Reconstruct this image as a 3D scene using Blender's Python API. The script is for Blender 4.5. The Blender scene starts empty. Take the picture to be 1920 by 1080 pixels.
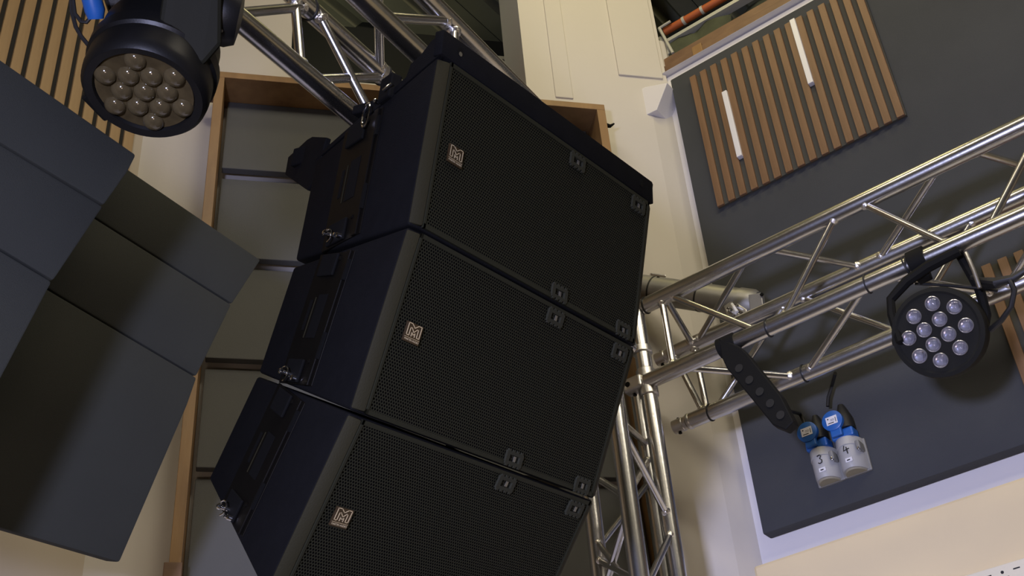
import bpy, bmesh, math, random
from mathutils import Vector, Matrix
random.seed(4)
SC = bpy.context.scene
COL = SC.collection
V = Vector
# ------------------------------------------------------------------ camera
EYE = V((0, 0, 1.6)); FPX = 2298.2776; PITCH = 0.61633; ROLL = -0.08776
_F = V((0, math.cos(PITCH), math.sin(PITCH))); _R0 = V((1, 0, 0)); _U0 = _R0.cross(_F)
_R = _R0*math.cos(ROLL) + _U0*math.sin(ROLL); _U = -_R0*math.sin(ROLL) + _U0*math.cos(ROLL)
cd = bpy.data.cameras.new('camera'); cam = bpy.data.objects.new('camera', cd); COL.objects.link(cam)
cd.sensor_width = 36; cd.lens = FPX/1920*36; cd.clip_start = .05
cam.matrix_world = Matrix(((_R.x, _U.x, -_F.x, EYE.x), (_R.y, _U.y, -_F.y, EYE.y), (_R.z, _U.z, -_F.z, EYE.z), (0, 0, 0, 1)))
SC.camera = cam
# ------------------------------------------------------------------ world, exposure
SC.view_settings.view_transform = 'Standard'; SC.view_settings.look = 'None'
SC.view_settings.gamma = 1.0; SC.view_settings.exposure = -0.13
try: SC.view_settings.use_curve_mapping = False
except Exception: pass
wd = bpy.data.worlds.new('world'); SC.world = wd; wd.use_nodes = True
wd.node_tree.nodes['Background'].inputs[0].default_value = (.9, .85, .75, 1)
wd.node_tree.nodes['Background'].inputs[1].default_value = 0.02

BDEP = 3.36
def ray(px, py):
    return (_F*FPX + _R*(px-960) - _U*(py-540)).normalized()
class Frame:                                   # a vertical frame: x along, y away from the viewer, z up
    def __init__(s, a):
        s.a = a; s.X = V((math.cos(a), math.sin(a), 0)); s.Y = V((-math.sin(a), math.cos(a), 0))
        s.M = Matrix(((s.X.x, s.Y.x, 0, 0), (s.X.y, s.Y.y, 0, 0), (0, 0, 1, 0), (0, 0, 0, 1)))
    def P(s, x, y, z): return s.X*x + s.Y*y + V((0, 0, z))
    def aty(s, px, py, y):
        d = ray(px, py); q = EYE + d*(y/(d.dot(s.Y))); return V((q.dot(s.X), y, q.z))
    def atx(s, px, py, x):
        d = ray(px, py); q = EYE + d*(x/(d.dot(s.X))); return V((x, q.dot(s.Y), q.z))
    def loc(s, p): return V((p.dot(s.X), p.dot(s.Y), p.z))
RW = Frame(math.radians(-34.61)); BW = Frame(math.radians(14.0))

def area(name, loc, target, size, power, color, sizey=None, spread=None):
    l = bpy.data.lights.new(name, 'AREA'); l.energy = power; l.color = color; l.size = size
    if sizey: l.shape = 'RECTANGLE'; l.size_y = sizey
    if spread: l.spread = spread
    o = bpy.data.objects.new(name, l); COL.objects.link(o); o.location = loc
    o.rotation_euler = (V(target)-V(loc)).to_track_quat('-Z', 'Y').to_euler(); return o
# warm ceiling lamps of the hall, behind and beside the viewer
area('ceiling_lamp_light', RW.P(.9, .6, 5.9), RW.P(.3, 2.4, 3.0), 1.6, 58, (1, .89, .70), .5)
area('ceiling_lamp_light', RW.P(2.6, 1.4, 5.9), RW.P(1.0, 3.0, 3.5), 1.4, 38, (1, .89, .70), .4)
area('ceiling_lamp_light', RW.P(-1.0, .2, 5.9), RW.P(-1.3, 2.5, 4.0), .8, 15, (1, .87, .66), .4)
# warm lamp up above the pillar, dim unseen fill added in the void to brighten the deck
area('uplight', RW.P(-1.0, 2.3, 6.05), RW.P(-1.35, 3.2, 5.4), .5, 9, (1, .86, .42), .2)
area('void_fill_light', BW.P(-.2, BDEP+.35, 5.3), BW.P(.0, BDEP+.5, 6.3), .5, 3, (1, 1, .72), .3)
# cool stage wash from low on the left
area('stage_wash_light', V((-.62, -.55, 1.85)), V((.55, 3.6, 2.45)), .22, 44, (.62, .65, 1.0), .22, spread=1.6)
# warm pink lamp low at the left
area('floor_lamp_light', RW.P(.2, -.6, .6), RW.P(-2.0, 2.0, 2.3), .5, 12, (1, .76, .62), .4)

# ------------------------------------------------------------------ materials
def mat(name, col, rough=.6, metal=0, spec=.5, var=0, vscale=8, bump=0, bscale=200, stretch=(1, 1, 1), col2=None, coat=0):
    m = bpy.data.materials.new(name); m.use_nodes = True; nt = m.node_tree; b = nt.nodes['Principled BSDF']
    b.inputs['Base Color'].default_value = (*col, 1); b.inputs['Roughness'].default_value = rough
    b.inputs['Metallic'].default_value = metal; b.inputs['Specular IOR Level'].default_value = spec
    if coat: b.inputs['Coat Weight'].default_value = coat; b.inputs['Coat Roughness'].default_value = .1
    tc = nt.nodes.new('ShaderNodeTexCoord'); mp = nt.nodes.new('ShaderNodeMapping')
    nt.links.new(tc.outputs['Object'], mp.inputs[0]); mp.inputs['Scale'].default_value = stretch
    if var or col2:
        n = nt.nodes.new('ShaderNodeTexNoise'); n.inputs['Scale'].default_value = vscale; n.inputs['Detail'].default_value = 5
        nt.links.new(mp.outputs[0], n.inputs[0])
        r = nt.nodes.new('ShaderNodeValToRGB'); r.color_ramp.elements[0].position = .3; r.color_ramp.elements[1].position = .7
        c2 = col2 or tuple(c*(1-var) for c in col)
        r.color_ramp.elements[0].color = (*c2, 1); r.color_ramp.elements[1].color = (*col, 1)
        nt.links.new(n.outputs['Fac'], r.inputs[0]); nt.links.new(r.outputs[0], b.inputs['Base Color'])
    if bump:
        n2 = nt.nodes.new('ShaderNodeTexNoise'); n2.inputs['Scale'].default_value = bscale; n2.inputs['Detail'].default_value = 3
        nt.links.new(mp.outputs[0], n2.inputs[0])
        bp = nt.nodes.new('ShaderNodeBump'); bp.inputs['Strength'].default_value = bump; bp.inputs['Distance'].default_value = .002
        nt.links.new(n2.outputs['Fac'], bp.inputs['Height']); nt.links.new(bp.outputs[0], b.inputs['Normal'])
    return m
M = {}
M['plaster'] = mat('white_plaster', (.60, .565, .51), .75, var=.05, vscale=1.5, bump=.15, bscale=60)
M['plaster_white'] = mat('white_paint', (.72, .70, .70), .65, var=.04, vscale=2, bump=.1, bscale=60)
M['beige'] = mat('beige_paint', (.78, .65, .40), .7, var=.05, vscale=2, bump=.1)
M['darkroom'] = mat('dull_wall', (.30, .28, .25), .85, var=.2, vscale=1)
M['floor'] = mat('floor_vinyl', (.10, .085, .07), .5, var=.3, vscale=3)
M['fabric'] = mat('grey_fabric', (.070, .074, .079), .95, spec=.15, var=.12, vscale=4, bump=.6, bscale=900)
M['fabric_green'] = mat('green_grey_fabric', (.112, .114, .112), .95, spec=.15, var=.1, vscale=3, bump=.5, bscale=900)
M['fabric_dark'] = mat('charcoal_fabric', (.050, .053, .046), .9, spec=.25, var=.15, vscale=3, bump=.5, bscale=900)
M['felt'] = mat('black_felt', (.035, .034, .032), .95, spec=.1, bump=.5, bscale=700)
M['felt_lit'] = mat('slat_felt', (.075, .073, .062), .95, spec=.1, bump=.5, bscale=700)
M['walnut'] = mat('walnut_slat', (.205, .112, .056), .55, col2=(.14, .073, .034), vscale=14, stretch=(3, 3, .25), bump=.2, bscale=60)
M['oak'] = mat('oak_slat', (.44, .30, .16), .5, col2=(.31, .20, .10), vscale=10, stretch=(3, 3, .2), bump=.2, bscale=60)
M['oakframe'] = mat('oak_board', (.30, .175, .07), .45, col2=(.20, .11, .045), vscale=8, stretch=(2, 2, .4), bump=.2, bscale=60)
M['woodband'] = mat('brown_timber', (.20, .115, .06), .55, col2=(.13, .07, .04), vscale=6, stretch=(.3, 3, 3), bump=.2, bscale=60)
M['alu'] = mat('bare_aluminium', (.62, .615, .61), .26, metal=1, var=.18, vscale=12, bump=.08, bscale=90)
M['alu_dull'] = mat('dull_aluminium', (.60, .59, .58), .36, metal=1, var=.15, vscale=20, bump=.2, bscale=120)
M['weld'] = mat('weld_bead', (.85, .84, .82), .25, metal=1, bump=.8, bscale=250)
M['pipe'] = mat('grey_steel_pipe', (.30, .295, .28), .45, metal=.7, var=.2, vscale=10)
M['chrome'] = mat('chrome', (.85, .85, .86), .08, metal=1)
M['cab'] = mat('black_cabinet_paint', (.0060, .0060, .0066), .7, spec=.04, var=.15, vscale=30, bump=.5, bscale=450)
M['cabfront'] = mat('black_grille_steel', (.0160, .0160, .0095), .6, spec=.10)
M['lip'] = mat('black_front_edge', (.0190, .0170, .0090), .65, spec=.06, bump=.3, bscale=400)
M['foam'] = mat('black_foam', (.004, .004, .004), .95, spec=.05)
M['rig'] = mat('black_rigging_steel', (.004, .0034, .0026), .5, spec=.10, var=.3, vscale=20)
M['slot'] = mat('slot_black', (.003, .003, .003), .8, spec=.1)
M['clip'] = mat('clip_plastic', (.022, .022, .015), .6, spec=.1)
M['latchmetal'] = mat('latch_metal', (.16, .15, .12), .4, metal=.6)
M['badge'] = mat('badge_plate', (.035, .022, .010), .3, metal=.3)
M['gold'] = mat('pale_gold', (.62, .52, .34), .3, metal=.6)
M['black'] = mat('black_plastic', (.006, .006, .006), .42, spec=.35, bump=.08, bscale=300)
M['blackmatte'] = mat('matte_black_steel', (.008, .008, .0075), .7, spec=.12, bump=.2, bscale=400)
M['matte'] = mat('flat_black_paint', (.016, .016, .014), .85, spec=.15, bump=.2, bscale=300)
M['olive'] = mat('dark_housing', (.014, .014, .009), .6, spec=.12, bump=.05, bscale=300)
M['rubber'] = mat('black_rubber', (.010, .010, .010), .55)
M['blue'] = mat('blue_plastic', (.02, .12, .42), .4)
M['greyplastic'] = mat('grey_plastic', (.42, .42, .41), .45)
M['greyplastic_dark'] = mat('mid_grey_plastic', (.22, .22, .21), .45)
M['cream'] = mat('yellowed_plastic', (.34, .31, .22), .6)
M['label'] = mat('white_label', (.75, .75, .78), .5)
M['ink'] = mat('black_ink', (.01, .01, .01), .6)
M['lamp'] = mat('white_bar', (.72, .72, .74), .4)
M['deck'] = mat('roof_deck', (.20, .20, .14), .7, var=.35, vscale=3)
M['insul'] = mat('green_insulation', (.075, .085, .045), .9, col2=(.035, .04, .022), vscale=9, bump=1, bscale=40)
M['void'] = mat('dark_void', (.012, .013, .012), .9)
M['orange'] = mat('orange_conduit', (.36, .085, .02), .5)
M['steelwhite'] = mat('galvanised_rail', (.5, .5, .45), .4, metal=.3)
M['perf'] = mat('cream_tile', (.80, .74, .56), .7, bump=.3, bscale=200)
M['reflector'] = mat('lens_cup', (.55, .55, .60), .25, metal=.8)
M['reflector_dark'] = mat('brown_reflector', (.095, .070, .032), .5, spec=.12, var=.55, vscale=25)
M['backpaint'] = mat('dim_plaster', (.50, .44, .36), .75, var=.06, vscale=2)
def glass(name, col, rough=.02):
    m = bpy.data.materials.new(name); m.use_nodes = True; b = m.node_tree.nodes['Principled BSDF']
    b.inputs['Base Color'].default_value = (*col, 1); b.inputs['Roughness'].default_value = rough
    b.inputs['Transmission Weight'].default_value = 1; b.inputs['IOR'].default_value = 1.46; return m
M['lens'] = glass('clear_lens', (.95, .95, 1))
M['lensdark'] = mat('coated_lens', (.10, .076, .036), .10, spec=.7, col2=(.05, .038, .02), vscale=40)
def emis(name, col, s):
    m = bpy.data.materials.new(name); m.use_nodes = True; b = m.node_tree.nodes['Principled BSDF']
    b.inputs['Base Color'].default_value = (*col, 1); b.inputs['Emission Color'].default_value = (*col, 1); b.inputs['Emission Strength'].default_value = s; return m
M['diffuser'] = emis('lamp_diffuser', (1, .85, .6), 6)
M['diffuser_cool'] = emis('cool_lamp_diffuser', (.8, .85, 1), 7)

# ------------------------------------------------------------------ mesh builder
class MB:
    def __init__(s): s.v = []; s.f = []
    def poly(s, pts, faces):
        o = len(s.v); s.v += [V(p) for p in pts]; s.f += [tuple(i+o for i in f) for f in faces]; return s
    def box(s, a, b, T=None):
        x0, y0, z0 = a; x1, y1, z1 = b
        p = [(x0, y0, z0), (x1, y0, z0), (x1, y1, z0), (x0, y1, z0), (x0, y0, z1), (x1, y0, z1), (x1, y1, z1), (x0, y1, z1)]
        if T: p = [T(q) for q in p]
        return s.poly(p, [(0, 3, 2, 1), (4, 5, 6, 7), (0, 1, 5, 4), (1, 2, 6, 5), (2, 3, 7, 6), (3, 0, 4, 7)])
    def prism(s, pts, d):                     # polygon extruded by vector d
        n = len(pts); d = V(d); p = [V(q) for q in pts] + [V(q)+d for q in pts]
        return s.poly(p, [tuple(range(n))[::-1], tuple(range(n, 2*n))] + [(i, (i+1) % n, n+(i+1) % n, n+i) for i in range(n)])
    def tube(s, pts, r, n=14, cap=True):
        pts = [V(p) for p in pts]; rs = r if isinstance(r, (list, tuple)) else [r]*len(pts); o = len(s.v); prev = None
        for i, p in enumerate(pts):
            t = (pts[min(i+1, len(pts)-1)]-pts[max(i-1, 0)]).normalized()
            if prev is None: a = t.orthogonal().normalized()
            else: a = (prev-t*prev.dot(t)).normalized()
            prev = a; b = t.cross(a)
            for k in range(n):
                w = 2*math.pi*k/n; s.v.append(p+(a*math.cos(w)+b*math.sin(w))*rs[i])
        for i in range(len(pts)-1):
            for k in range(n):
                k2 = (k+1) % n; s.f.append((o+i*n+k, o+i*n+k2, o+(i+1)*n+k2, o+(i+1)*n+k))
        if cap: s.f.append(tuple(range(o, o+n))[::-1]); s.f.append(tuple(range(o+(len(pts)-1)*n, o+len(pts)*n)))
        return s
    def lathe(s, c, ax, prof, n=32, closed=False):       # prof: (radius, height along axis)
        ax = V(ax).normalized(); a = ax.orthogonal().normalized(); b = ax.cross(a); o = len(s.v); c = V(c)
        for r, h in prof:
            for k in range(n):
                w = 2*math.pi*k/n; s.v.append(c+ax*h+(a*math.cos(w)+b*math.sin(w))*r)
        m = len(prof)
        for i in range(m if closed else m-1):
            i2 = (i+1) % m
            for k in range(n):
                k2 = (k+1) % n; s.f.append((o+i*n+k, o+i*n+k2, o+i2*n+k2, o+i2*n+k))
        if not closed: s.f.append(tuple(range(o, o+n))[::-1]); s.f.append(tuple(range(o+(m-1)*n, o+m*n)))
        return s
    def build(s, name, m, parent=None, smooth=True, bevel=0, seg=2, origin=None):
        o_ = V(origin) if origin is not None else None
        me = bpy.data.meshes.new(name)
        vs = [tuple(v-o_) for v in s.v] if o_ is not None else [tuple(v) for v in s.v]
        me.from_pydata(vs, [], s.f)
        bm = bmesh.new(); bm.from_mesh(me)
        bmesh.ops.recalc_face_normals(bm, faces=bm.faces)
        if bevel:
            es = [e for e in bm.edges if len(e.link_faces) == 2 and e.calc_face_angle(0) > .5]
            bmesh.ops.bevel(bm, geom=es, offset=bevel, segments=seg, affect='EDGES', profile=.5, clamp_overlap=True)
        for e in bm.edges:
            e.smooth = not (len(e.link_faces) == 2 and e.calc_face_angle(0) > .6)
        for f in bm.faces: f.smooth = smooth
        bm.to_mesh(me); bm.free()
        me.materials.append(M[m] if isinstance(m, str) else m)
        o = bpy.data.objects.new(name, me); COL.objects.link(o)
        if o_ is not None: o.location = o_
        if parent: o.parent = parent
        return o
def tag(o, label=None, cat=None, group=None, kind=None):
    if label: o['label'] = label
    if cat: o['category'] = cat
    if group: o['group'] = group
    if kind: o['kind'] = kind
    return o
def thing(name, label, cat, group=None, mw=None, loc=None):
    o = bpy.data.objects.new(name, None); COL.objects.link(o); o.empty_display_size = .05
    if mw is not None: o.matrix_world = mw
    if loc is not None: o.location = loc
    return tag(o, label, cat, group)
def struct(o): o['kind'] = 'structure'; return o
def fbox(F, a, b): return MB().box(a, b, lambda q: F.P(*q))
def dup(o, parent=None, mw=None):
    c = o.copy(); COL.objects.link(c); c.parent = parent
    if mw is not None: c.matrix_world = mw
    return c

# ------------------------------------------------------------------ room shell
DW = 3.41                                       # face of the right wall
e1 = RW.aty(1270, 270, DW).x                    # left end of the right wall leaf
top_r = RW.aty(1231, 110, DW).z - .0
edge_low = RW.aty(1440, 1052, DW).z
UR, NB = 4.6, -4.2
BD = 3.36                                       # back (corner) wall
bl = BW.aty(269, 250, BD)                       # corner of back wall and left wall
UL = RW.loc(BW.P(bl.x, BD, 0)).x
e2 = BW.aty(1234, 270, BD)
ZT = 6.3
struct(fbox(RW, (UL-.3, NB-.2, -.1), (UR+.2, DW+2.6, 0)).build('floor', 'floor', smooth=False))
struct(fbox(RW, (e1, DW, 0), (UR, DW+.12, RW.aty(1440, 27, DW-.03).z-.002)).build('wall_right', 'plaster_white', smooth=False))
struct(fbox(RW, (UL-.15, NB, 0), (UL, RW.loc(BW.P(bl.x, BD, 0)).y, ZT)).build('wall_left', 'backpaint', smooth=False))
struct(fbox(RW, (UR, NB, 0), (UR+.15, DW+2.4, ZT)).build('wall_far_right', 'darkroom', smooth=False))
struct(fbox(RW, (UL, NB-.15, 0), (UR, NB, ZT)).build('wall_rear', 'darkroom', smooth=False))
struct(fbox(RW, (UL-.15, DW+2.4, 0), (UR, DW+2.55, ZT)).build('wall_void', 'void', smooth=False))
# recessed strip between the corner wall and the right wall leaf
pE2 = RW.loc(BW.P(e2.x, BD, 0))
struct(MB().prism([RW.P(pE2.x, pE2.y, 0), RW.P(e1+.02, DW+.03, 0), RW.P(e1+.02, DW+.15, 0), RW.P(pE2.x, pE2.y+.15, 0)], (0, 0, top_r+.1)).build('wall_corner', 'plaster', smooth=False))
# back wall: solid below, opening above
o1 = BW.aty(548, 60, BD); o2 = BW.aty(973, 30, BD); zo = BW.aty(620, 150, BD).z; zo2 = BW.aty(945, 134, BD).z
pr = BW.aty(1232, 60, BD)
mb = MB()
T = lambda q: BW.P(*q)
mb.box((bl.x-.02, BD, 0), (e2.x+.0, BD+.14, zo), T)
mb.box((bl.x-.02, BD, zo), (o1.x, BD+.14, ZT), T)
mb.box((o2.x, BD, zo), (pr.x, BD+.30, ZT), T)
struct(mb.build('wall_back', 'plaster', smooth=False))
# pillar casing steps on the back wall, above the panel frame
f0 = BW.aty(1030, 60, BD-.03).x; f1 = BW.aty(1062, 60, BD-.03).x; zb = BW.aty(1050, 174, BD-.03).z
mb = MB().box((f0, BD-.007, zb), (f1, BD+.01, ZT), T)
struct(mb.build('trim_1', 'plaster', smooth=False, bevel=.004))
g0 = BW.aty(1065, 100, BD-.02).x
zc = BW.aty(1200, 132, BD-.04).z
mb = MB()
mb.box((BW.aty(1160, 112, BD-.03).x, BD-.009, zc), (BW.aty(1243, 112, BD-.04).x, BD+.01, ZT), T)
struct(mb.build('trim_2', 'plaster', smooth=False, bevel=.003))
# ceiling: roof deck of long profiled sheets running away from the viewer
struct(fbox(RW, (UL-.3, NB-.2, ZT+.06), (UR+.2, DW+2.6, ZT+.2)).build('ceiling', 'void', smooth=False))
ceil = bpy.data.objects['ceiling']
w = .30; x = UL-.25; k = 0
sheet = None
while x < UR:
    if sheet is None:
        mb = MB(); L0, L1 = NB+.05, DW+2.3
        prof = [(0, 0), (.10, 0), (.125, .045), (.175, .045), (.20, 0), (.295, 0), (.295, .01), (.205, .01), (.18, .055), (.12, .055), (.095, .01), (0, .01)]
        mb.prism([RW.P(px_, L0, ZT+pz) for px_, pz in prof], RW.Y*(L1-L0))
        sheet = mb.build('roof_sheet', 'deck', ceil, smooth=False); sheet.location = RW.X*x
    else:
        c = dup(sheet, ceil); c.location = RW.X*x + V((0, 0, random.uniform(-.006, .006)))
    x += w
# dark bulkhead closing the void behind the opening
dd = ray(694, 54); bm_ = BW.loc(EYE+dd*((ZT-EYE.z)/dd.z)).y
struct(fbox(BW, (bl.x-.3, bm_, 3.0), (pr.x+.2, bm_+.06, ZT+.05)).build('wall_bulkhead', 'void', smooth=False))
ct0 = BW.aty(905, 99, bm_-.03); ct1 = BW.aty(962, 165, bm_-.03)
ct = thing('ceiling_tile', 'small cream perforated tile in the void left of the pillar, above the flying bar', 'tile', loc=BW.P(ct0.x, bm_, ct1.z))
fbox(BW, (ct0.x, bm_-.02, ct1.z), (ct1.x+.3, bm_-.001, ct0.z)).build('plate', 'perf', ct, smooth=False, origin=ct.location)
mb = MB()
for i in range(14):
    for j in range(10):
        cx = ct0.x+.03+i*.04+(j % 2)*.02; cz = ct0.z-.03-j*.035
        a_ = .7 if (i+j) % 2 else -.7
        if cz > ct1.z+.02: mb.tube([BW.P(cx-.009*math.cos(a_), bm_-.0205, cz-.009*math.sin(a_)), BW.P(cx+.009*math.cos(a_), bm_-.0205, cz+.009*math.sin(a_))], .0025, 6)
tag(mb.build('holes', 'ink', ct, origin=ct.location), kind='stuff')
# ceiling lamps (out of frame, they light the hall)
def ceil_lamp(u, n, w_, d_, label, cool=False):
    t = thing('ceiling_lamp', label, 'lamp', loc=RW.P(u, n, 6.1))
    a = t.location
    fbox(RW, (u-w_/2, n-d_/2, 6.0), (u+w_/2, n+d_/2, 6.1)).build('housing', 'plaster_white', t, smooth=False, origin=a)
    fbox(RW, (u-w_/2+.03, n-d_/2+.03, 5.985), (u+w_/2-.03, n+d_/2-.03, 6.0)).build('diffuser', 'diffuser_cool' if cool else 'diffuser', t, smooth=False, origin=a)
ceil_lamp(.9, -.6, 1.5, .4, 'warm ceiling lamp behind the viewer')
ceil_lamp(2.6, 1.4, 1.3, .4, 'warm ceiling lamp on the right, near the far wall')
ceil_lamp(-1.1, .2, .9, .3, 'small warm ceiling lamp at the left behind the viewer')

# ---- trims and dressing of the right wall
BAND = DW-.02
tb0 = RW.aty(1207.5, 165, BAND); tb1 = RW.aty(1440, 25, BAND); tt = RW.aty(1440, 10, BAND)
zB = RW.aty(1440, 41, DW).z; zTop = RW.aty(1440, 23, DW).z
# white capping strip
struct(fbox(RW, (RW.aty(1208, 166, DW-.03).x, DW-.03, zB+.01), (UR, DW+.12, RW.aty(1440, 25, DW-.03).z)).build('trim_4', 'plaster_white', smooth=False, bevel=.002))
# brown timber plate above it
zw0 = RW.aty(1440, 25, DW-.03).z
zw1 = RW.aty(1374, 32, DW).z
wl = RW.aty(1229, 130, DW).x
mbw = fbox(RW, (wl, DW, zw0), (UR, DW+.10, zw0+(zw1-zw0)*.55)); struct(mbw.build('trim_5', 'woodband', smooth=False, bevel=.003))
struct(fbox(RW, (wl, DW+.012, zw0+(zw1-zw0)*.56), (UR, DW+.11, zw1)).build('trim_6', 'woodband', smooth=False, bevel=.003))
kn = RW.aty(1308, 95, DW-.002)
kb = fbox(RW, (kn.x-.022, DW-.006, kn.z-.03), (kn.x+.022, DW+.02, kn.z+.03)).build('timber_block', 'oakframe', None, smooth=False, bevel=.002)
tag(kb, 'small pale timber block on the brown timber plate above the slatted panel', 'wood block')
# insulation batts above
bats = thing('insulation', 'olive green insulation batts above the brown timber plate, upper right', 'insulation', loc=RW.P(-1, DW+.3, zw1))
xx = wl-.05; i = 0
while xx < 1.4:
    ww = .42+random.uniform(-.05, .05)
    mb = MB(); nx, nz = 10, 6; hh = RW.aty(1252, 70, DW+.03).z-.015-zw1+.05
    pts = []; 
    for iz in range(nz+1):
        for ix in range(nx+1):
            yy = DW+.105+.012*math.sin(ix*1.3+i)+random.uniform(-.006, .006)
            pts.append(RW.P(xx+ww*ix/nx, yy, zw1-.05+hh*iz/nz+random.uniform(-.008, .008)))
    fc = [(a*(nx+1)+c, a*(nx+1)+c+1, (a+1)*(nx+1)+c+1, (a+1)*(nx+1)+c) for a in range(nz) for c in range(nx)]
    mb.poly(pts, fc)
    oo = mb.build('batt', 'insul', bats, origin=bats.location)
    md = oo.modifiers.new('s', 'SOLIDIFY'); md.thickness = .05; md.offset = -1
    xx += ww+.004; i += 1
# rail, orange conduit and drop rods in the void
dC = DW+.05
cA = RW.aty(1250, 58, dC); cB = RW.aty(1330, 14, dC)
zc_ = (cA.z+cB.z)/2
con = MB().tube([RW.P(RW.aty(1247, 62, dC).x, dC, cA.z), RW.P(1.3, dC, cA.z)], .017, 12).build('conduit', 'orange', None)
tag(con, 'orange conduit running along the void above the right wall', 'conduit')
for px_ in (1283, 1322, 1440):
    q = RW.aty(px_, 40, dC).x
    MB().tube([RW.P(q-.006, dC, cA.z), RW.P(q+.006, dC, cA.z)], .0195, 12).build('saddle', 'steelwhite', con)
rz = RW.aty(1252, 70, dC-.02).z
rl = fbox(RW, (RW.aty(1250, 69, dC).x, dC-.01, rz-.012), (1.3, dC+.03, rz+.006)).build('rail', 'steelwhite', None, smooth=False)
tag(rl, 'pale metal rail just under the orange conduit', 'rail')
bc = MB().tube([RW.P(RW.aty(1252, 50, dC+.05).x, dC+.05, cA.z+.03), RW.P(1.3, dC+.05, cA.z+.035)], .02, 12).build('cable', 'rubber', None)
tag(bc, 'thick black cable lying behind the orange conduit', 'cable')
hg = thing('hanger', 'bent galvanised hanger rod at the left end of the orange conduit', 'bracket', loc=RW.P(cA.x, dC, cA.z))
def wp(px_, py_, d): return RW.P(*RW.aty(px_, py_, d))
MB().tube([wp(1257, 40, dC-.03), wp(1236, 53, dC-.03)], .006, 8).build('arm', 'steelwhite', hg, origin=hg.location)
MB().tube([wp(1236, 53, dC-.03), wp(1262, 100, dC-.03)], .007, 8).build('rod', 'steelwhite', hg, origin=hg.location)
MB().tube([wp(1237, 72, dC), wp(1255, 103, dC)], .010, 8).build('rod', 'steelwhite', hg, origin=hg.location)
# stub end of the ledge at the corner
d_ = DW-.10
mb = MB().prism([wp(1193, 172, d_), wp(1209, 163, d_), wp(1251, 155, d_), wp(1231, 206, d_), wp(1202, 220, d_)], RW.Y*.22)
struct(mb.build('trim_7', 'plaster_white', smooth=False, bevel=.002))

# big acoustic board on the right wall
PF = DW-.055
a0 = RW.aty(1256, 150, PF); a1 = RW.aty(1427, 1003, PF)
pan = fbox(RW, (a0.x, PF, a1.z), (2.6, DW, a0.z)).build('acoustic_board', 'fabric', None, smooth=True, bevel=.006, origin=RW.P(a0.x, PF, a1.z))
tag(pan, 'huge charcoal fabric acoustic board covering the right wall behind the horizontal truss', 'acoustic panel')
# slatted walnut panel on it
def slat_panel(F, x0, x1, z0, z1, y, n, slat_w, name, label, mslat, mfelt, th=.012, jitter=0, skip=()):
    t = thing(name, label, 'slat panel', loc=F.P(x0, y, z0))
    fbox(F, (x0-.004, y-.012, z0-.0), (x1+.004, y, z1)).build('backing', mfelt, t, smooth=False, origin=t.location)
    pitch = (x1-x0-slat_w)/(n-1)
    base = None
    for i in range(n):
        xs = x0+pitch*i
        if base is None:
            base = fbox(F, (xs, y-.012-th, z0-.004), (xs+slat_w, y-.012, z1+.004)).build('slat', mslat, t, smooth=False, bevel=.0012, seg=1, origin=F.P(xs, y, z0)); base.location = F.P(xs, y, z0)-t.location
        else:
            c = base.copy(); COL.objects.link(c); c.parent = t; c.location = F.P(xs, y, z0 + random.uniform(-jitter, jitter))-t.location
    return t, pitch
s0 = RW.aty(1291, 145, PF-.03); s1 = RW.aty(1344, 384, PF-.03); s2 = RW.aty(1691, 204, PF-.03)
NS = 16
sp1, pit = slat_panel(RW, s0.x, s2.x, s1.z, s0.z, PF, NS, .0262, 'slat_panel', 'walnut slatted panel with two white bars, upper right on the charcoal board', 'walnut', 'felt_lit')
def light_bar(pxa, pya, pxb, pyb, label):
    a = RW.aty(pxa, pya, PF-.03); b = RW.aty(pxb, pyb, PF-.03)
    kk = round((((a.x+b.x)/2)-s0.x-.0262-(pit-.0262)/2)/pit)
    xc = s0.x+.0262+(pit-.0262)/2+kk*pit
    o = fbox(RW, (xc-.0105, PF-.034, b.z), (xc+.0105, PF-.0125, a.z)).build('light_bar', 'lamp', None, smooth=False, bevel=.002, origin=RW.P(xc, PF, b.z))
    tag(o, label, 'light bar')
light_bar(1357, 172, 1382, 296, 'lower left white bar set between two walnut slats')
light_bar(1488, 35, 1517, 158, 'upper right white bar set between two walnut slats')
# second slatted panel, far right behind the spotlight
q0 = RW.aty(1838, 500, PF-.03); q1 = RW.aty(1915, 830, PF-.03)
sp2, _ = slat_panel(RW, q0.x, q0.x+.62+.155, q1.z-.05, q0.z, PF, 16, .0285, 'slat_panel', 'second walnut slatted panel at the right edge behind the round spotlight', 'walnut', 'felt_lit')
# beige projecting wall below
zb_ = RW.aty(1500, 1032, DW-.14).z
struct(fbox(RW, (RW.aty(1412, 1068, DW-.14).x, DW-.14, 0), (UR, DW, zb_)).build('wall_lower', 'beige', smooth=False, bevel=.01))
# perforated tile
pz = RW.aty(1810, 1080, DW-.16); pz2 = RW.aty(1920, 1045, DW-.16)
zt_ = (pz.z+pz2.z)/2
perf = thing('perforated_tile', 'cream perforated tile with round holes and slots, bottom right corner', 'tile', loc=RW.P(-.9, DW-.16, zt_-.6))
xl = RW.aty(1790, 1080, DW-.16).x-.25
fbox(RW, (xl, DW-.16, zt_-.6), (xl+1.2, DW-.14, zt_)).build('plate', 'perf', perf, smooth=False, origin=perf.location, bevel=.002)
mb = MB()
yy = DW-.1603
for i in range(30):
    for j in range(17):
        cx = xl+.03+i*.038+(j % 2)*.019; cz = zt_-.02-j*.034
        if (i+j) % 2:
            mb.lathe(RW.P(cx, yy, cz), RW.Y, [(.0045, 0), (.0045, .0006)], 8)
            mb.lathe(RW.P(cx+.012, yy, cz-.016), RW.Y, [(.003, 0), (.003, .0006)], 6)
        else:
            mb.box((cx-.009, yy, cz-.0018), (cx+.009, yy+.0006, cz+.0018), lambda q: RW.P(*q))
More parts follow.
